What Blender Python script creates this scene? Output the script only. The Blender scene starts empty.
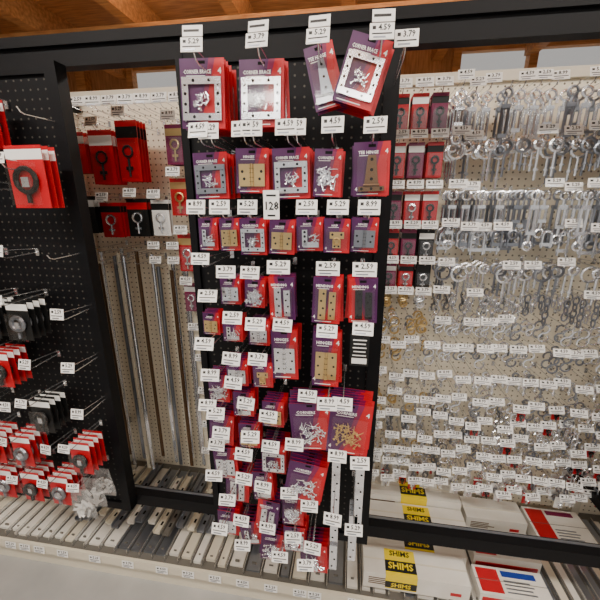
import bpy, math, random
from mathutils import Vector, Matrix
random.seed(11)
SC=bpy.context.scene
def link(o): SC.collection.objects.link(o); return o

# ---------------- materials ----------------
def mat(name,col,rough=.5,metal=0.0,emit=0,coat=0,spec=.5):
    m=bpy.data.materials.new(name); m.use_nodes=True
    b=m.node_tree.nodes['Principled BSDF']
    b.inputs['Base Color'].default_value=(*col,1); b.inputs['Roughness'].default_value=rough
    b.inputs['Metallic'].default_value=metal; b.inputs['Specular IOR Level'].default_value=spec
    if coat: b.inputs['Coat Weight'].default_value=coat
    if emit: b.inputs['Emission Color'].default_value=(*col,1); b.inputs['Emission Strength'].default_value=emit
    return m
def noisy(name,c1,c2,scale=20,rough=.5,metal=0,stretch=(1,1,1)):
    m=mat(name,c1,rough,metal); nt=m.node_tree; b=nt.nodes['Principled BSDF']
    tc=nt.nodes.new('ShaderNodeTexCoord'); mp=nt.nodes.new('ShaderNodeMapping'); mp.inputs['Scale'].default_value=stretch
    n=nt.nodes.new('ShaderNodeTexNoise'); n.inputs['Scale'].default_value=scale; n.inputs['Detail'].default_value=5
    r=nt.nodes.new('ShaderNodeValToRGB'); r.color_ramp.elements[0].color=(*c1,1); r.color_ramp.elements[1].color=(*c2,1)
    r.color_ramp.elements[0].position=.3; r.color_ramp.elements[1].position=.7
    nt.links.new(tc.outputs['Object'],mp.inputs[0]); nt.links.new(mp.outputs[0],n.inputs['Vector'])
    nt.links.new(n.outputs['Fac'],r.inputs[0]); nt.links.new(r.outputs[0],b.inputs['Base Color'])
    return m
def pegmat(name,base,hole,rough,rad=.026,spec=.5):
    m=mat(name,base,rough,spec=spec); nt=m.node_tree; b=nt.nodes['Principled BSDF']; L=nt.links
    tc=nt.nodes.new('ShaderNodeTexCoord'); sp=nt.nodes.new('ShaderNodeSeparateXYZ'); L.new(tc.outputs['Object'],sp.inputs[0])
    def M(op,a,v):
        n=nt.nodes.new('ShaderNodeMath'); n.operation=op; L.new(a,n.inputs[0])
        if v is not None:
            if isinstance(v,(int,float)): n.inputs[1].default_value=v
            else: L.new(v,n.inputs[1])
        return n.outputs[0]
    def ax(o): return M('POWER',M('ABSOLUTE',M('SUBTRACT',M('FRACT',M('DIVIDE',o,.0254),None),.5),None),2)
    s=M('ADD',ax(sp.outputs[0]),ax(sp.outputs[2])); lt=M('LESS_THAN',s,rad)
    mx=nt.nodes.new('ShaderNodeMix'); mx.data_type='RGBA'
    mx.inputs[6].default_value=(*base,1); mx.inputs[7].default_value=(*hole,1)
    L.new(lt,mx.inputs[0]); L.new(mx.outputs[2],b.inputs['Base Color'])
    return m
m_black=mat('black_powdercoat',(.004,.004,.005),.5,spec=.18)
m_pegb=pegmat('black_pegboard',(.004,.004,.005),(.07,.065,.055),.55,.014,.2)  # paler hole dots: light from behind the board put into the colour
m_pegc=pegmat('cream_pegboard',(.86,.78,.62),(.13,.10,.06),.5,.020)
m_purple=mat('purple_card',(.070,.010,.075),.35)
m_mag=mat('maroon_card',(.19,.008,.06),.35)
m_red=mat('red_card',(.48,.005,.012),.35)
m_blue=mat('blue_card',(.01,.04,.28),.35)
m_white=mat('white_plastic',(.88,.87,.84),.4)
m_ink=mat('black_ink',(.01,.01,.01),.5)
m_steel=mat('zinc_steel',(.86,.88,.92),.22,.85)
m_steel2=mat('dull_steel',(.30,.32,.36),.3,.85)
m_wire=mat('chrome_wire',(.7,.7,.7),.25,.85)
m_brass=mat('brass',(.66,.47,.20),.3,.75)
m_bronze=mat('bronze',(.16,.09,.045),.35,.7)
m_dark=mat('black_metal',(.012,.012,.012),.4,.0,spec=.3)
m_hole=mat('dark_hole',(.01,.01,.01),.8,spec=.1)
m_yellow=mat('yellow_label',(.88,.66,.01),.45)
m_carton=noisy('white_carton',(.70,.66,.58),(.80,.77,.70),9,.6)
m_cream=mat('cream_steel',(.70,.64,.51),.4)
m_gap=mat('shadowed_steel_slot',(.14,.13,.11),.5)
m_floor=noisy('polished_concrete',(.33,.33,.32),(.45,.44,.42),4,.35)
m_wood=noisy('ceiling_wood',(.36,.15,.045),(.66,.33,.12),5,.55,0,(1,8,8))
m_wood2=noisy('wall_wood',(.30,.13,.045),(.56,.28,.11),5,.6,0,(8,8,1))
m_lamp=mat('fluorescent_tube',(1,.97,.92),.5,0,12)
m_wall=noisy('painted_wall',(.5,.46,.38),(.56,.52,.45),3,.7)
def clearmat(name,f,rough):
    m=bpy.data.materials.new(name); m.use_nodes=True; nt=m.node_tree
    for n in list(nt.nodes): nt.nodes.remove(n)
    o=nt.nodes.new('ShaderNodeOutputMaterial'); t=nt.nodes.new('ShaderNodeBsdfTransparent'); g=nt.nodes.new('ShaderNodeBsdfGlossy')
    g.inputs['Roughness'].default_value=rough; x=nt.nodes.new('ShaderNodeMixShader'); x.inputs[0].default_value=f
    nt.links.new(t.outputs[0],x.inputs[1]); nt.links.new(g.outputs[0],x.inputs[2]); nt.links.new(x.outputs[0],o.inputs[0]); return m
m_clear=clearmat('clear_blister',.07,.08)
m_bag=clearmat('polythene_bag',.35,.25)

# ---------------- mesh accumulator ----------------
class MB:
    def __init__(s): s.v=[];s.f=[];s.m=[];s.mats=[];s.M=Matrix.Identity(4)
    def mi(s,m):
        if m not in s.mats: s.mats.append(m)
        return s.mats.index(m)
    def add(s,vs,fs,m):
        o=len(s.v); i=s.mi(m)
        s.v+= [s.M@Vector(q) for q in vs]
        for f in fs: s.f.append([o+k for k in f]); s.m.append(i)
    def box(s,c,d,m,rot=None):
        x,y,z=d[0]/2,d[1]/2,d[2]/2
        vs=[Vector((a*x,b*y,e*z)) for a in(-1,1) for b in(-1,1) for e in(-1,1)]
        if rot: vs=[rot@q for q in vs]
        c=Vector(c); vs=[q+c for q in vs]
        s.add(vs,[(0,1,3,2),(4,6,7,5),(0,4,5,1),(2,3,7,6),(0,2,6,4),(1,5,7,3)],m)
    def bb(s,x0,x1,y0,y1,z0,z1,m): s.box(((x0+x1)/2,(y0+y1)/2,(z0+z1)/2),(x1-x0,y1-y0,z1-z0),m)
    def tube(s,pts,r,m,n=6,closed=False):
        pts=[Vector(p) for p in pts]; N=len(pts); vs=[];fs=[]
        for i,p in enumerate(pts):
            if closed: t=pts[(i+1)%N]-pts[i-1]
            else: t=pts[min(i+1,N-1)]-pts[max(i-1,0)]
            t.normalize(); up=Vector((0,0,1)) if abs(t.z)<.8 else Vector((1,0,0))
            if closed or N>3:
                up=Vector((0,1,0)) if abs(t.y)<.9 else up
            a=t.cross(up).normalized(); b=t.cross(a)
            rr=r[i] if isinstance(r,(list,tuple)) else r
            for k in range(n):
                q=2*math.pi*k/n; vs.append(p+a*math.cos(q)*rr+b*math.sin(q)*rr)
        for i in range(N if closed else N-1):
            j=(i+1)%N
            for k in range(n):
                l=(k+1)%n; fs.append((i*n+k,i*n+l,j*n+l,j*n+k))
        if not closed: fs.append(tuple(range(n))[::-1]); fs.append(tuple((N-1)*n+k for k in range(n)))
        s.add(vs,fs,m)
    def ring(s,c,R,r,m,seg=12,n=5,plane='xz',sx=1,sz=1):
        pts=[]
        for i in range(seg):
            q=2*math.pi*i/seg
            if plane=='xz': pts.append((c[0]+R*sx*math.cos(q),c[1],c[2]+R*sz*math.sin(q)))
            else: pts.append((c[0],c[1]+R*math.cos(q),c[2]+R*sz*math.sin(q)))
        s.tube(pts,r,m,n,True)
    def disc(s,c,r,m,n=8):
        s.add([(c[0]+r*math.cos(2*math.pi*k/n),c[1],c[2]+r*math.sin(2*math.pi*k/n)) for k in range(n)],[tuple(range(n))],m)
    def obj(s,name,parent=None,loc=None):
        me=bpy.data.meshes.new(name)
        me.from_pydata([tuple(q) for q in s.v],[],s.f)
        for m in s.mats: me.materials.append(m)
        me.polygons.foreach_set('material_index',s.m)
        me.update()
        o=link(bpy.data.objects.new(name,me))
        if parent: o.parent=parent
        if loc: o.location=loc
        return o
_tc={}
def text(mb,s,c,h,m,maxw=None,rot=None):
    """text lying in xz plane facing -y, centred at c, height h"""
    if s not in _tc:
        cu=bpy.data.curves.new('t','FONT'); cu.body=s; cu.resolution_u=1; cu.align_x='CENTER'; cu.align_y='CENTER'; cu.offset=.025
        o=bpy.data.objects.new('t',cu); link(o); bpy.context.view_layer.update()
        dg=bpy.context.evaluated_depsgraph_get(); me=o.evaluated_get(dg).to_mesh()
        vs=[q.co.copy() for q in me.vertices]; fs=[tuple(p.vertices) for p in me.polygons]
        o.evaluated_get(dg).to_mesh_clear(); bpy.data.objects.remove(o); bpy.data.curves.remove(cu)
        _tc[s]=(vs,fs)
    vs,fs=_tc[s]; xs=[q.x for q in vs]; w=max(xs)-min(xs); k=h/.7; kx=k
    if maxw and w*k>maxw: kx=maxw/w
    c=Vector(c); out=[]
    for q in vs:
        p=Vector((q.x*kx,0,q.y*k))
        if rot: p=rot@p
        out.append(c+p)
    mb.add(out,fs,m)
def empty(name):
    e=bpy.data.objects.new(name,None); link(e); return e

# ---------------- parts ----------------
def tag(mb,x,y,z,w=.045,h=.028,tilt=12,yaw=0,two=False):
    rot=Matrix.Rotation(math.radians(yaw),3,'Z')@Matrix.Rotation(math.radians(-tilt),3,'X')
    c=Vector((x,y,z))
    mb.box(c,(w,.0015,h),m_white,rot)
    n=rot@Vector((0,-1,0)); up=rot@Vector((0,0,1)); rt=rot@Vector((1,0,0))
    text(mb,random.choice(['4.59','2.59','8.99','5.29','3.79']),c+n*.0012+up*h*.22+rt*w*.1,h*.36,m_ink,w*.5,rot)
    mb.box(c+n*.001+up*h*.22-rt*w*.32,(w*.14,.0006,h*.2),m_ink,rot)
    mb.box(c+n*.001-up*h*.14,(w*.82,.0006,h*.07),m_ink,rot)
    mb.box(c+n*.001-up*h*.35-rt*w*.1,(w*.5,.0006,h*.10),m_steel2,rot)
    if two:
        c2=c+up*(h*.95); mb.box(c2+rt*.002,(w*.92,.0015,h*.75),m_white,rot)
        mb.box(c2+n*.001,(w*.7,.0006,h*.16),m_ink,rot)
def hook(mb,x,z,y0,y1,t=True,w=.045,h=.028,tilt=12,two=False):
    mb.box((x,y0-.003,z),(.012,.004,.022),m_wire)
    mb.tube([(x,y0,z),(x,y1+.02,z-.003),(x,y1+.008,z+.001),(x,y1,z+.012)],.0018,m_wire,5)
    if t:
        mb.tube([(x,y0,z+.012),(x,y1-.004,z+.022)],.0013,m_wire,4)
        tag(mb,x+random.uniform(-.002,.002),y1-.008,z+.022,w,h,tilt+random.uniform(-4,4),random.uniform(-6,6),two)
def hinge(mb,c,w,h,m):
    x,y,z=c
    mb.box((x-w*.27,y,z),(w*.46,.0022,h),m); mb.box((x+w*.27,y,z),(w*.46,.0022,h),m)
    mb.tube([(x,y-.002,z-h/2),(x,y-.002,z+h/2)],w*.07,m,8)
    for k in(-.3,-.1,.1,.3): mb.box((x,y-.0022,z+k*h),(w*.145,w*.145,h*.012),m_hole)
    n=3 if h>w*.9 else 2
    for sx in(-1,1):
        for i in range(n):
            zz=z+(i-(n-1)/2)*h*.33; mb.disc((x+sx*w*(.30+.07*(i%2)),y-.0014,zz),w*.055,m_hole)
def plate(mb,c,w,h,m,n=4):
    mb.box(c,(w,.0025,h),m)
    for i in range(n): mb.disc((c[0]+(w*.15 if i%2 else -w*.15),c[1]-.0016,c[2]+(i-(n-1)/2)*h/(n+.2)),w*.16,m_hole)
def frame4(mb,c,w,h,m):
    x,y,z=c; t=w*.16
    for sx in(-1,1):
        mb.box((x+sx*(w-t)/2,y,z),(t,.003,h),m)
        for i in(-.33,-.12,.12,.33): mb.disc((x+sx*(w-t)/2,y-.0018,z+i*h),t*.24,m_hole)
    for sz in(-1,1):
        mb.box((x,y-.0004,z+sz*(h-t)/2),(w,.003,t),m)
        for i in(-.2,.2): mb.disc((x+i*w,y-.0022,z+sz*(h-t)/2),t*.24,m_hole)
def screws(mb,c,w,h,m,n=14,L=.02):
    for i in range(n):
        p=Vector((c[0]+random.uniform(-.5,.5)*w,c[1]-random.random()*.005,c[2]+random.uniform(-.5,.5)*h))
        q=random.uniform(0,math.pi); d=Vector((math.cos(q),random.uniform(-.2,.2),math.sin(q)))*L/2
        mb.tube([p-d,p-d*.75,p-d*.7,p+d],[.0035,.0035,.0016,.0008],m,6)
def strap(mb,c,w,h,m):
    x,y,z=c
    vs=[(x-w*.12,y,z+h/2),(x+w*.12,y,z+h/2),(x+w*.22,y,z-h*.3),(x-w*.22,y,z-h*.3)]
    vb=[(a,b+.003,e) for a,b,e in vs]
    mb.add(vs+vb,[(0,1,2,3),(4,7,6,5),(0,4,5,1),(1,5,6,2),(2,6,7,3),(3,7,4,0)],m)
    mb.box((x,y,z-h*.42),(w*.8,.003,h*.14),m); mb.tube([(x-w*.25,y-.002,z-h*.32),(x+w*.25,y-.002,z-h*.32)],.003,m,8)
    for i in(.38,.1,-.15): mb.disc((x,y-.0005,z+i*h),w*.05,m_hole)
    for i in(-.3,0,.3): mb.disc((x+i*w,y-.002,z-h*.42),w*.045,m_hole)
def hasp(mb,c,w,h,m):
    x,y,z=c
    mb.box((x,y,z-h*.25),(w*.4,.003,h*.5),m); mb.box((x,y,z+h*.25),(w*.7,.003,h*.4),m)
    mb.ring((x,y-.005,z-h*.1),w*.16,.002,m)
    for i in(-1,1): mb.disc((x+i*w*.22,y-.002,z+h*.3),w*.06,m_hole); mb.disc((x+i*w*.1,y-.002,z-h*.4),w*.05,m_hole)
WORD={'frame':'CORNER BRACE','hinge':'HINGES','plate':'MENDING','screws':'CORNERS','strap':'TEE HINGE','hasp':'HASP','brace':'BRACE'}
NAME={'frame':'corner_brace_package','hinge':'carded_hinge_package','plate':'mending_plate_package','screws':'bagged_hardware_package','strap':'strap_hinge_package','hasp':'hasp_package','brace':'l_bracket_package'}
def card(mb,w,h,kind,m,front=True,flip=False):
    """card hanging from origin (hook hole); front faces -y"""
    t=.0012; top=.012; z0=top-h
    mb.bb(-w/2,w/2,-t/2,t/2,z0,top,m_red)
    y=-t/2-.0003
    s=-1 if flip else 1
    P=[(-w/2*s,y,top),(w*.16*s,y,top),(w*.00*s,y,z0+h*.40),(-w*.24*s,y,z0),(-w/2*s,y,z0)]
    mb.add(P,[(0,1,2,3,4)] if flip else [(4,3,2,1,0)],m_purple)
    P=[(w*.16*s,y,top),(w*.30*s,y,top),(w*.08*s,y,z0+h*.38),(-w*.12*s,y,z0),(-w*.24*s,y,z0),(w*.00*s,y,z0+h*.40)]
    mb.add(P,[(0,1,2,5),(5,2,3,4)] if flip else [(5,2,1,0),(4,3,2,5)],m_mag)
    mb.box((0,y-.0002,top-.008),(.016,.0004,.006),m_hole)
    if front:
        text(mb,WORD[kind],(-w*.10,y-.0006,top-h*.19),h*.055,m_white,w*.62)
        mb.box((-w*.14,y-.0004,top-h*.245),(w*.42,.0004,h*.012),m_white)
        text(mb,'4',(w*.40,y-.0006,top-h*.18),h*.08,m_white)
        mb.box((-w*.1,y-.0004,z0+h*.04),(w*.6,.0004,h*.014),m_white)
        text(mb,'4',(-w*.42,y-.0006,z0+h*.13),h*.07,m_white)
    c=(0,-.006,z0+h*.40); gw=w*.78; gh=h*.50
    if kind=='frame': frame4(mb,(0,-.006,z0+h*.42),w*.88,h*.62,m); screws(mb,(0,-.006,z0+h*.38),w*.32,h*.20,m_steel,18,.014)
    elif kind=='hinge': hinge(mb,c,gw,gh,m)
    elif kind=='plate':
        plate(mb,(-w*.15,-.006,z0+h*.42),w*.26,h*.66,m); plate(mb,(w*.2,-.006,z0+h*.40),w*.24,h*.6,m)
    elif kind=='screws': screws(mb,c,w*.55,h*.38,m,40,.022)
    elif kind=='strap': strap(mb,(0,-.006,z0+h*.42),w*.9,h*.68,m)
    elif kind=='hasp': hasp(mb,c,gw,gh,m)
    elif kind=='brace':
        mb.box((-w*.18,-.006,z0+h*.4),(w*.2,.003,h*.5),m); mb.box((w*.05,-.006,z0+h*.2),(w*.6,.003,w*.2),m)
        for i in(.3,.45,.58): mb.disc((-w*.18,-.0078,z0+h*i),w*.05,m_hole)
        screws(mb,(w*.15,-.006,z0+h*.42),w*.3,h*.2,m,8,.014)
    bw,bh=w*.45,h*.36; zc=z0+h*.42
    vs=[(-bw,y,zc-bh),(bw,y,zc-bh),(bw,y,zc+bh),(-bw,y,zc+bh)]
    vf=[(-bw*.9,-.011,zc-bh*.92),(bw*.9,-.011,zc-bh*.92),(bw*.9,-.011,zc+bh*.92),(-bw*.9,-.011,zc+bh*.92)]
    mb.add(vs+vf,[(4,5,6,7),(0,1,5,4),(1,2,6,5),(2,3,7,6),(3,0,4,7)],m_clear)
def stack(kind,x,zc,w,h,m,n=4,tilt=0,yf=-.165,flip=False,gap=.013):
    mb=MB()
    for k in range(n-1,-1,-1):
        r=Matrix.Rotation(math.radians(tilt+(random.uniform(-3,3) if k else random.uniform(-2,2))),4,'Y')@Matrix.Rotation(math.radians(random.uniform(-3,1)),4,'X')
        mb.M=Matrix.Translation((random.uniform(-.002,.002)*k,k*gap,-.0))@r
        card(mb,w,h,kind,m,k==0,flip)
    mb.M=Matrix.Identity(4)
    return mb.obj(NAME[kind],None,(x,yf,zc+h/2-.012))

# ---------------- swing panels ----------------
def wing(x0,x1,z0,z1,y):
    e=empty('pegboard_display_panel')
    b=MB(); b.bb(x0+.02,x1-.02,y,y+.006,z0+.03,z1-.02,m_pegb); b.obj('pegboard',e)
    f=MB()
    f.bb(x0,x0+.022,y-.012,y+.03,z0,z1,m_black); f.bb(x1-.038,x1,y-.012,y+.03,z0,z1,m_black)
    f.bb(x0,x1,y-.010,y+.028,z1-.03,z1,m_black); f.bb(x0,x1,y-.010,y+.028,z0,z0+.035,m_black)
    f.bb(x0+.28,x0+.31,y+.007,y+.03,z0,z1,m_black)
    f.obj('frame',e); return e
wc=wing(-.488,.102,.43,2.035,0)
wl=wing(-1.45,-.850,.43,2.035,0)
wr=wing(1.02,1.62,.43,2.035,0)

tags=MB()
def H(x,z,y1=-.225,two=False,tilt=12,w=.045,h=.028): hook(tags,x,z-.022,-.002,y1,True,w,h,tilt,two)
for x in(-.335,-.20,-.08,.04): H(x,1.955,-.235,True)
H(.088,1.955,-.20,False,12,.045,.032)
for x in(-.34,-.315,-.24,-.22,-.145,-.125,-.05,.035): H(x,1.80+random.uniform(-.003,.003),w=.046,h=.032)
for x in(-.36,-.30,-.235,-.10,-.035,.035): H(x,1.64,w=.047,h=.032)
for x in(-.36,): H(x,1.52)
for x in(-.295,-.235): H(x,1.49,w=.047,h=.030)
for x in(-.165,-.05,.033): H(x,1.505,w=.054,h=.032)
for x,z in[(-.36,1.42),(-.29,1.37),(-.225,1.365),(-.165,1.352),(-.05,1.35),(.035,1.355),(-.36,1.305),(-.295,1.265),(-.225,1.265),(-.36,1.205),(-.30,1.185),(-.10,1.155),(-.045,1.165),(-.005,1.165),
  (-.385,1.10),(-.35,1.095),(-.27,1.115),(-.20,1.10),(-.37,.965),(-.34,1.03),(-.27,.985),(-.20,1.0),(-.13,1.02),(-.015,.985),(.045,.99),(-.28,.885),(-.225,.865),(-.15,.83),(-.335,.80),(-.37,.88),(-.09,.80),(-.02,.80),(.04,.76),(-.36,.70),(-.30,.71),(-.22,.69),(-.14,.68),(-.08,.66),(-.25,1.04),(-.30,.62),(-.18,.60),(-.10,.60)]:
    H(x,z,-.225+random.uniform(-.02,.03),tilt=24,w=.050,h=.032)
tags.obj('price_tagged_peg_hooks',wc)

S=m_steel
stack('frame',-.345,1.885,.104,.142,S,8,0,-.175)
stack('frame',-.209,1.88,.100,.134,S,5,0,-.175)
stack('strap',-.085,1.905,.062,.125,m_steel2,3,-14,-.175)
stack('frame',.022,1.905,.085,.130,S,6,16,-.19)
stack('frame',-.345,1.712,.086,.106,m_steel2,5)
stack('hinge',-.24,1.722,.080,.100,m_brass,5)
stack('frame',-.148,1.715,.088,.112,S,6)
stack('screws',-.06,1.715,.064,.104,S,4)
stack('strap',.036,1.722,.080,.115,m_bronze,5)
stack('brace',-.362,1.572,.050,.08,S,4)
stack('hinge',-.306,1.572,.052,.08,m_brass,4)
stack('frame',-.245,1.567,.068,.09,S,6)
stack('hinge',-.170,1.567,.064,.082,m_brass,5)
stack('brace',-.103,1.575,.064,.08,S,4)
stack('hasp',-.036,1.572,.062,.08,m_brass,5)
stack('hinge',.030,1.575,.062,.08,m_steel2,4)
stack('hinge',-.312,1.425,.056,.072,S,5)
stack('screws',-.245,1.42,.054,.074,S,5)
stack('plate',-.175,1.41,.068,.116,S,5,0,-.165,True)
stack('plate',-.056,1.41,.072,.120,m_brass,4)
stack('plate',.032,1.413,.070,.114,m_dark,5,0,-.165,True)
stack('hinge',-.372,1.33,.048,.064,m_brass,4)
stack('brace',-.312,1.315,.056,.068,S,5)
stack('hinge',-.238,1.31,.058,.07,S,5)
stack('hinge',-.170,1.25,.072,.144,S,6)
stack('hinge',-.054,1.245,.072,.154,m_brass,5)
st=MB(); st.box((.032,-.15,1.27),(.050,.002,.09),m_dark)
for i in range(5): st.box((.032,-.1515,1.30-i*.011),(.036-.004*(i%2),.0008,.003),m_white)
st.box((.032,-.1515,1.24),(.04,.0008,.016),m_white); st.tube([(.032,0,1.318),(.032,-.16,1.318)],.0018,m_wire,5); st.obj('hanging_size_chart')
stack('hinge',-.306,1.185,.064,.078,S,5)
stack('hasp',-.232,1.185,.057,.076,m_brass,5)
stack('screws',-.365,1.13,.062,.088,S,5)
stack('brace',-.292,1.085,.062,.078,S,5)
stack('hinge',-.205,1.06,.064,.084,m_brass,5)
stack('screws',-.095,1.055,.114,.148,S,7,-4,-.20)
stack('screws',.018,1.06,.112,.154,m_brass,7,3,-.20)
stack('brace',-.363,.99,.076,.104,S,6,3)
stack('hinge',-.28,.98,.064,.08,m_brass,5)
stack('hinge',-.362,.87,.076,.11,S,6,-3)
stack('frame',-.206,.905,.076,.10,S,6)
stack('screws',-.098,.865,.110,.132,S,6,10,-.20)
stack('plate',-.325,.78,.076,.104,S,6,4)
stack('brace',-.245,.80,.066,.10,S,5,-4)
stack('plate',-.222,.70,.070,.115,S,5,6,-.18,True)
stack('screws',-.148,.72,.068,.11,S,5)
stack('hinge',-.365,.63,.072,.094,S,6)
stack('brace',-.295,.60,.070,.094,S,6,-6)
stack('screws',-.214,.555,.082,.108,S,6,4)
stack('screws',-.082,.53,.088,.108,S,6,-4)
stack('frame',-.145,.60,.070,.098,S,5)
ms=MB()
for x,z0,z1 in[(-.018,.62,.93),(.052,.66,.94),(.040,.55,.73),(-.018,.50,.60)]:
    for k in range(4):
        yy=-.17+k*.02
        ms.bb(x-.012,x+.012,yy,yy+.003,z0,z1,m_steel)
        n=int((z1-z0)/.03)
        for i in range(n): ms.disc((x+(.004 if i%2 else -.004),yy-.0004,z0+.015+i*.03),.0032,m_hole)
ms.obj('flat_mending_straps')
sg=MB(); sg.box((-.18,-.235,1.645),(.036,.002,.062),m_white); text(sg,'128',(-.18,-.2366,1.642),.017,m_ink,.03)
sg.box((-.18,-.2365,1.665),(.022,.0006,.004),m_ink); sg.box((-.18,-.2365,1.622),(.018,.0006,.004),m_ink)
sg.tube([(-.18,0,1.66),(-.18,-.234,1.668)],.0015,m_wire,5)
sg.obj('shelf_number_sign')

# ---------------- back gondola + rails ----------------
g=empty('gondola_shelving')
b=MB(); b.bb(-2.4,2.0,.035,.075,2.035,2.112,m_black); b.bb(-2.4,2.0,.022,.035,2.085,2.112,m_black); b.obj('top_rail',g)
b=MB(); b.bb(-2.4,2.0,.035,.085,.415,.468,m_black); b.bb(-2.4,2.0,.07,.08,.468,.470,m_steel2); b.obj('bottom_rail',g)
b=MB()
for x in(-2.38,-1.25,1.08,1.95):
    b.bb(x-.02,x+.02,.085,.54,.42,.46,m_black); b.bb(x-.02,x+.02,.075,.54,2.04,2.09,m_black)
b.obj('support_arms',g)
b=MB(); b.bb(-2.6,2.4,.55,.565,.12,2.09,m_pegc); b.obj('back_pegboard',g)
b=MB()
for x in(-2.5,-1.28,-.06,1.16,2.38): b.bb(x-.018,x+.018,.535,.58,0,2.12,m_cream)
b.bb(-2.6,2.4,.53,.58,2.085,2.12,m_cream)
b.obj('uprights',g)
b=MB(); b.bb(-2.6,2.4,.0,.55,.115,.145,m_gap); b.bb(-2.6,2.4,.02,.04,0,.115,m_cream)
b.bb(-2.6,2.4,-.012,.0,.108,.152,m_cream)
x=-2.5
while x<2.3:
    tag(b,x,-.016,.13,.055,.032,8); x+=random.choice([.06,.075,.12,.16])
x=-2.55
while x<2.35:
    wd_=random.choice([.04,.05,.065])
    b.bb(x,x+.003,.01,.5,.145,.172,m_wire); b.bb(x+.008,x+wd_,.02+random.uniform(0,.02),.5,.145,.152+random.uniform(0,.008),random.choice([m_carton,m_cream,m_carton,m_steel2]))
    b.bb(x+.008+wd_*.3,x+wd_*.7,.05,.055,.152,.163,m_gap)
    x+=wd_+.01
b.obj('base_deck',g)

# ---- right wall goods ----
K=1.7
def eyebolt(mb,x,y,z,L,R,m): mb.ring((x,y,z-R),R,.0030*K,m); mb.tube([(x,y,z-2*R),(x,y,z-2*R-L)],.0026*K,m,6); mb.tube([(x,y,z-2*R-L*.7),(x,y,z-2*R-L*.62)],.009,m,6)
def shook(mb,x,y,z,L,m):
    r=L*.25; pts=[(x+r*math.cos(q),y,z-r+r*math.sin(q)) for q in[math.radians(a) for a in range(200,-91,-30)]]
    pts+=[(x-r*math.cos(q),y,z-3*r+r*math.sin(q)) for q in[math.radians(a) for a in range(60,-211,-30)]]
    mb.tube(pts,.0022*K,m,5)
def turnb(mb,x,y,z,L,m):
    mb.ring((x,y,z-.016),.015,.0026*K,m)
    for s in(-1,1): mb.tube([(x+s*.010,y,z-.055),(x+s*.010,y,z-.055-L)],.0030*K,m,5)
    mb.tube([(x,y,z-.03),(x,y,z-.065)],.0030*K,m,6); mb.box((x,y,z-.055),(.028,.012,.012),m); mb.box((x,y,z-.055-L),(.028,.012,.012),m)
    mb.tube([(x,y,z-.055-L),(x,y,z-.085-L)],.0030*K,m,6); mb.ring((x,y,z-.1-L),.015,.0026*K,m)
def chain(mb,x,y,z,n,m):
    for i in range(n): mb.ring((x,y,z-.016-i*.026),.0105,.0036,m,8,4,'xz' if i%2==0 else 'yz',1,1.6)
def ubolt(mb,x,y,z,w,L,m):
    mb.tube([(x-w,y,z-L)]+[(x+w*math.cos(q),y,z-w+w*math.sin(q)) for q in[math.radians(a) for a in(180,150,120,90,60,30,0)]]+[(x+w,y,z-L)],.0046,m,6)
    mb.box((x,y,z-L*.8),(w*2.8,.004,.012),m)
def cardpack(mb,x,y,z,w,h,c1,c2,m):
    mb.bb(x-w/2,x+w/2,y,y+.002,z-h,z,c1); mb.bb(x-w/2,x+w/2,y-.0006,y,z-h*.28,z-h*.1,c2)
    mb.ring((x,y-.006,z-h*.5),w*.22,.004,m,10); mb.tube([(x,y-.006,z-h*.62),(x,y-.006,z-h*.92)],.004,m,6)
    mb.box((x,y-.006,z-h*.78),(w*.3,.004,h*.06),m)
    mb.bb(x-w*.42,x+w*.42,y-.012,y-.0115,z-h*.95,z-h*.32,m_clear)
TAG=MB()
rows=[(2.03,'turnb',.048),(1.875,'eye',.05),(1.71,'turnb',.052),(1.57,'ubolt',.06),(1.44,'eye',.052),(1.32,'chain',.058),(1.21,'shook',.055),(1.10,'shook',.062),(.96,'eyes',.062),(.86,'shook',.066),(.766,'chain',.062),(.68,'eyes',.066),(.60,'shook',.062),(.52,'chain',.062),(.44,'small',.06)]
nm={'turnb':'hanging_turnbuckles','eye':'hanging_eye_bolts','ubolt':'hanging_u_bolts','chain':'hanging_chain_links','shook':'hanging_s_hooks','eyes':'hanging_screw_eyes','small':'hanging_screw_hooks'}
def wallrow(z,kind,dx,xa,xb):
    G=MB(); x=xa; i=0
    while x<xb:
        y1=.33+random.uniform(-.03,.03)
        dense = z<1.15 or (z>1.95 and i%4!=3) or (z<1.95 and random.random()<.42)
        hook(TAG,x,z-.02+random.uniform(-.012,.012),.55,y1,dense,.060 if z<1.95 else .05,.030,15 if z>1.2 else 25)
        n=random.randint(2,4)
        for k in range(n):
            yy=y1+.03+k*.042; zz=z-.02; m=random.choice([m_steel,m_steel,m_steel2])
            if kind=='turnb': turnb(G,x,yy,zz,random.choice([.05,.07,.09]),m)
            elif kind=='eye': eyebolt(G,x,yy,zz,random.choice([.06,.08,.10]),random.choice([.016,.02,.028]),m)
            elif kind=='ubolt': ubolt(G,x,yy,zz,random.choice([.015,.022]),random.choice([.06,.09]),m)
            elif kind=='chain': chain(G,x,yy,zz,random.choice([2,3,4]),m)
            elif kind=='shook': shook(G,x,yy,zz,random.choice([.05,.07]),m if x>.35 or random.random()<.5 else m_brass)
            elif kind=='eyes': eyebolt(G,x,yy,zz,.035,.011,m)
            else: cardpack(G,x,yy,zz,.035,.055,random.choice([m_red,m_white,m_white]),m_white,m)
        if random.random()<.10 and z<1.0: cardpack(G,x+.02,y1+.02,z-.02,.03,.05,m_red,m_white,m_dark)
        x+=dx*random.uniform(.9,1.15); i+=1
    G.obj(nm[kind])
for z,k,dx in rows:
    xa=.35 if 1.25<z<2.0 else .14
    if z>2: xa=.34
    wallrow(z,k,dx,xa,1.15)
RC=MB()
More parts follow.
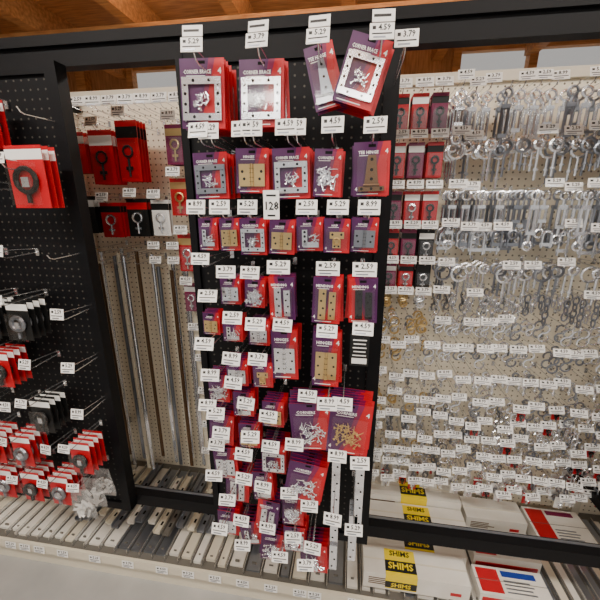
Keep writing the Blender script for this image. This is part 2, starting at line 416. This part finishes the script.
for z in(2.03,1.875,1.71,1.57,1.44,1.32):
    for x in(.15,.215,.28):
        y1=.33; hook(TAG,x,z-.02,.55,y1,True,.058,.030,15)
        if z<1.4:
            for k in range(3): shook(RC,x,y1+.03+k*.03,z-.02,.055,m_brass if x<.22 else m_steel)
            continue
        if z<1.6 and x>.26: c=m_dark
        else: c=m_red if random.random()<.8 else m_mag
        for k in range(4): cardpack(RC,x,y1+.03+k*.02,z-.02,.054,.118 if z>1.5 else .10,c,random.choice([m_white,m_dark,m_dark]),random.choice([m_steel,m_dark,m_dark]))
RC.obj('carded_snap_hook_packages')
# ---- left wall goods ----
LC=MB()
x=-1.5
while x<-.55:
    hook(TAG,x,1.99,.55,.29,True,.062,.036,12); x+=.066
def wallpack(x,z,w,h,c,c2,m,n=4):
    hook(TAG,x,z+h/2,.55,.28,True,.055,.034,12)
    for k in range(n): cardpack(LC,x,.31+k*.02,z+h/2,w,h,c,c2,m)
wallpack(-.985,1.82,.10,.20,m_red,m_white,m_dark); wallpack(-.870,1.84,.09,.22,m_red,m_dark,m_dark); wallpack(-.865,1.59,.09,.15,m_dark,m_red,m_steel)
wallpack(-.765,1.59,.075,.14,m_white,m_dark,m_steel,2)
wallpack(-.675,1.86,.075,.14,m_mag,m_brass,m_brass); wallpack(-.675,1.67,.075,.14,m_red,m_brass,m_brass); wallpack(-.665,1.45,.075,.15,m_red,m_brass,m_steel)
wallpack(-.985,1.58,.09,.14,m_red,m_dark,m_steel); wallpack(-.665,1.26,.06,.12,m_mag,m_white,m_steel,2)
for xx in(-1.1,-1.22,-1.34,-1.46):
    for z in(1.84,1.6): wallpack(xx,z,.09,.15,random.choice([m_red,m_dark]),m_white,m_steel)
LC.obj('carded_padlock_packages')
for z in(1.08,.92,.76,.6,.44):
    for x in(-.67,-.60): hook(TAG,x+random.uniform(-.02,.02),z+random.uniform(-.03,.03),.55,.34,True,.055,.032,18)
for z in(1.46,1.40): 
    for x in(-1.1,-1.0,-.9,-.8,-.72): hook(TAG,x,z,.55,.30,x>-.85,.05,.03,15)
TAG.obj('price_tagged_peg_hooks',g)
PH=MB()
for i in range(28):
    x=-1.40+i*.028+random.uniform(-.006,.006); y=.34+random.uniform(0,.15); z1=1.42+random.uniform(-.06,.03); z0=.22+random.uniform(0,.14)
    m=[m_steel,m_steel2,m_cream,m_steel,m_bronze,m_steel][i%6]
    PH.bb(x-.009,x-.001,y,y+.002,z0,z1,m); PH.bb(x+.001,x+.009,y,y+.002,z0,z1,m); PH.tube([(x,y-.001,z0),(x,y-.001,z1)],.002,m,6)
    PH.tube([(x,.55,z1-.01),(x,y-.02,z1-.01)],.002,m_wire,5)
    for j in range(20): PH.disc((x+(-.005 if j%2 else .005),y-.0005,z0+.03+j*.055),.002,m_hole,6)
PH.obj('hanging_piano_hinges')

# ---- left wing goods ----
LW=MB(); LT=MB()
def lpack(x,z,w,h,c,m,n=4):
    for k in range(n):
        y=-.12+k*.022
        LW.bb(x-w/2,x+w/2,y,y+.002,z-h,z,c); LW.bb(x-w/2,x+w/2,y-.0006,y,z-h*.22,z-h*.06,m_white)
        LW.ring((x,y-.008,z-h*.55),w*.28,.007,m,14,6); LW.tube([(x,y-.008,z-h*.78),(x,y-.008,z-h*.92)],.006,m,6)
        LW.bb(x-w*.1,x+w*.1,y-.012,y-.002,z-h*.66,z-h*.5,m_steel)
        LW.bb(x-w*.42,x+w*.42,y-.018,y-.0175,z-h*.95,z-h*.28,m_clear)
for z in(1.93,1.74,1.54,1.35,1.17,1.0,.84,.68):
    for x in(-.92,-1.04,-1.16,-1.28,-1.38):
        if (x==-.92 and z not in(1.74,.84,.68)) or (x<-.92 and random.random()<.35): 
            hook(LT,x+(.04 if x==-.92 else 0),z-.05,-.002,-.13,x<-.93 or z in(1.35,1.17,1.0),.045,.034); continue
        hook(LT,x,z,-.002,-.17,True,.045,.028,15)
        if x==-.92 and z==1.74: lpack(x+.02,z+.06,.115,.165,m_red,m_dark,3); continue
        if x==-.92 and z==.68: continue
        lpack(x,z,.078,.13,random.choice([m_red,m_red,m_dark,m_red]),random.choice([m_dark,m_dark,m_steel,m_steel2]))
LW.obj('carded_cabinet_hardware_packages'); LT.obj('price_tagged_peg_hooks',wl)
BG=MB()
for k in range(3):
    y=-.155+k*.05; c=(-.915,y,.61)
    vs=[];fs=[]
    for iz in range(7):
        v=iz/6; th=.022*math.sin(math.pi*min(1,v*1.1+.02))**.6 if v<.9 else .002
        hw=.048*(1-.25*v*v)
        for ia in range(10):
            q=2*math.pi*ia/10; vs.append((c[0]+hw*math.cos(q)*(1+.06*math.sin(3*q+iz)),c[1]+th*math.sin(q)*.7,c[2]-.06+.125*v))
    for iz in range(6):
        for ia in range(10): fs.append((iz*10+ia,iz*10+(ia+1)%10,(iz+1)*10+(ia+1)%10,(iz+1)*10+ia))
    BG.add(vs,fs,m_bag)
    for i in range(14):
        p=Vector((c[0]+random.uniform(-.03,.03),c[1]+random.uniform(-.006,.006),c[2]-.05+random.random()*.06)); q=random.random()*3.1; d=Vector((math.cos(q),0,math.sin(q)))*.014
        BG.tube([p-d,p+d],.0045,m_white,6)
BG.obj('bagged_plastic_anchors')
RW=MB(); RT=MB()
for z in(1.9,1.7,1.5,1.3,1.1,.9,.7):
    for x in(1.12,1.25,1.38,1.5):
        hook(RT,x,z,-.002,-.17,True)
        for k in range(3): cardpack(RW,x,-.13+k*.03,z,.08,.13,m_red,m_purple,m_steel)
RW.obj('carded_gate_hardware_packages'); RT.obj('price_tagged_peg_hooks',wr)

# ---- cartons on the deck ----
R3=Matrix.Rotation(math.radians(-90),3,'X')
def carton(x0,x1,y0,y1,z0,z1,labels,name='shim_carton'):
    b=MB(); b.bb(x0,x1,y0,y1,z0,z1,m_carton)
    b.bb(x0,x1,(y0+y1)/2-.003,(y0+y1)/2+.003,z1,z1+.0006,m_cream)
    for q in(.30,.42,.54,.66): b.bb(x0+.02,x0+.02+(x1-x0)*(.30+.1*(q==.42)),y0-.0008,y0,z0+(z1-z0)*q,z0+(z1-z0)*(q+.05),m_bronze)
    b.bb(x1-.07,x1-.03,y0-.0008,y0,z0+.02,z0+.035,m_red)
    for lx in labels:
        w=.12; d=y1-y0
        b.bb(lx-w/2,lx+w/2,y0-.001,y1-.01,z1,z1+.0012,m_yellow)
        b.bb(lx-w/2,lx+w/2,y0-.0014,y0,z0+.01,z1,m_yellow)
        b.bb(lx-w/2,lx+w/2,y0+d*.12,y0+d*.5,z1+.0012,z1+.0018,m_ink)
        text(b,'SHIMS',(lx,y0+d*.31,z1+.0026),d*.22,m_yellow,w*.9,R3)
        text(b,'SHIMS',(lx,y0+d*.75,z1+.0020),d*.18,m_ink,w*.85,R3)
        b.bb(lx-w/2,lx+w/2,y0-.002,y0-.0014,z0+.015,z0+(z1-z0)*.6,m_ink)
        text(b,'SHIMS',(lx,y0-.0024,z0+(z1-z0)*.38),.02,m_yellow,w*.9)
    b.obj(name)
carton(.10,.56,.37,.50,.176,.29,[.345])
carton(.10,.56,.25,.365,.176,.255,[.35])
carton(.10,.50,.02,.135,.176,.255,[.245])
carton(.58,.84,.34,.46,.176,.25,[])
carton(.10,.52,.14,.245,.176,.245,[.335])
def stockbox(x0,x1,y0,y1,z1,c1,c2,name):
    b=MB(); z0=.176; b.bb(x0,x1,y0,y1,z0,z1,m_carton)
    b.bb(x0+.01,x1-.01,y0-.0015,y0,z0+.008,z0+.028,c1); b.bb(x0+.01,x0+(x1-x0)*.35,y0+.01,y1-.01,z1,z1+.001,c1)
    b.bb(x0+(x1-x0)*.40,x1-.03,y1-.035,y1-.012,z1,z1+.001,c2); 
    for i in range(4): b.bb(x0+(x1-x0)*.40,x1-.05-.01*(i%2),y0+.015+i*.014,y0+.020+i*.014,z1,z1+.001,m_steel2)
    b.bb(x0,x1,(y0+y1)/2-.001,(y0+y1)/2+.001,z1+.001,z1+.0014,m_gap)
    b.obj(name)
stockbox(.54,.80,.03,.14,.22,m_red,m_blue,'fastener_box')
stockbox(.56,.82,.17,.30,.235,m_red,m_red,'fastener_box')
stockbox(.86,1.1,.28,.45,.24,m_red,m_mag,'fastener_box')
lb=MB()
for i in range(18):
    x=-1.25+i*.05; L=random.uniform(.25,.42); y0=.08+random.random()*.06; z=.18+random.random()*.03
    m=random.choice([m_carton,m_steel,m_steel2,m_cream,m_gap])
    lb.bb(x,x+.035,y0,y0+L,z,z+.006,m); lb.bb(x,x+.003,y0,y0+L,z,z+.02,m); lb.bb(x+.032,x+.035,y0,y0+L,z,z+.02,m)
    for j in range(5): lb.bb(x+.012,x+.022,y0+.04+j*.05,y0+.06+j*.05,z+.006,z+.0065,m_hole)
lb.obj('shelf_bracket_channels')

# ---------------- room ----------------
b=MB(); b.bb(-5,5,-5,3.3,-.05,0,m_floor); b.obj('floor')
b=MB(); b.bb(-5,5,-5,3.3,3.3,3.35,m_wood)
b.obj('ceiling')
b=MB()
for i in range(11): x=-4.6+i*.9; b.bb(x-.05,x+.05,-5,3.3,3.08,3.3,m_wood)
b.bb(-5,5,2.1,2.25,2.86,3.08,m_wood)
b.obj('ceiling_joists')
b=MB(); b.bb(-5,5,3.3,3.35,0,2.35,m_wood2); b.bb(-5,-2.7,3.3,3.35,2.35,3.35,m_wood2); b.bb(-1.9,1.0,3.3,3.35,2.35,3.35,m_wood2); b.bb(3.2,5,3.3,3.35,2.35,3.35,m_wood2)
for x in(-4.2,-3.3,-1.5,-.6,.3): b.bb(x-.06,x+.06,3.2,3.3,0,3.3,m_wood)
b.obj('wall_back')
def window(x0,x1,n,name):
    b=MB(); b.bb(x0,x1,3.29,3.36,2.33,2.40,m_white); b.bb(x0,x1,3.29,3.36,3.15,3.3,m_wood)
    for i in range(n+1): x=x0+(x1-x0)*i/n; b.bb(x-.04,x+.04,3.26,3.36,2.35,3.25,m_wood)
    b.bb(x0,x1,3.26,3.3,2.90,2.94,m_wood)
    b.bb(x0,x1,3.32,3.325,2.38,3.2,m_clear); b.obj(name)
window(-2.7,-1.9,1,'window_1'); window(1.0,3.2,3,'window_2')
b=MB(); b.bb(-5.05,-5,-5,3.3,0,3.3,m_wall); b.obj('wall_left')
b=MB(); b.bb(5,5.05,-5,3.3,0,3.3,m_wall); b.obj('wall_right')
def lamp(x,y,L=2.4,e=60,up=8):
    b=MB(); b.bb(x-L/2,x+L/2,y-.08,y+.08,2.93,2.97,m_white)
    for s in(-.04,.04): b.tube([(x-L/2+.03,y+s,2.915),(x+L/2-.03,y+s,2.915)],.013,m_lamp,8)
    for s in(-1,1): b.tube([(x+s*L*.4,y,2.97),(x+s*L*.4,y,3.3)],.006,m_white,6)
    b.obj('fluorescent_ceiling_light')
    for z,en,fl in((2.88,e,0),(2.99,up,1)):  # second, upward-facing area light is added to brighten the wood ceiling
        l=bpy.data.lights.new('tube_glow_and_ceiling_fill','AREA'); l.shape='RECTANGLE'; l.size=L; l.size_y=.25; l.energy=en; l.color=(1,.95,.87)
        o=link(bpy.data.objects.new('tube_glow_and_ceiling_fill',l)); o.location=(x,y,z)
        if fl: o.rotation_euler=(math.pi,0,0)
lamp(-1.2,-1.3,2.2,50,15); lamp(1.5,-1.3,2.2,50,15); lamp(0,-3.2,2.4,60,15); lamp(-.4,1.3,2.6,40,60)

wd=bpy.data.worlds.new('World'); SC.world=wd; wd.use_nodes=True
bg=wd.node_tree.nodes['Background']; bg.inputs[0].default_value=(1,.97,.93,1); bg.inputs[1].default_value=.5

# ---------------- camera ----------------
a=math.radians(8.6);p=math.radians(16)
F=Vector((-math.sin(a)*math.cos(p),math.cos(a)*math.cos(p),-math.sin(p)))
R=Vector((math.cos(a),math.sin(a),0)); U=R.cross(F)
cam=bpy.data.cameras.new('camera');co=link(bpy.data.objects.new('camera',cam))
cam.sensor_width=36;cam.lens=340/600*36; cam.clip_start=.02
M=Matrix((R,U,-F)).transposed().to_4x4(); M.translation=Vector((0,-1,1.65)); co.matrix_world=M
SC.camera=co
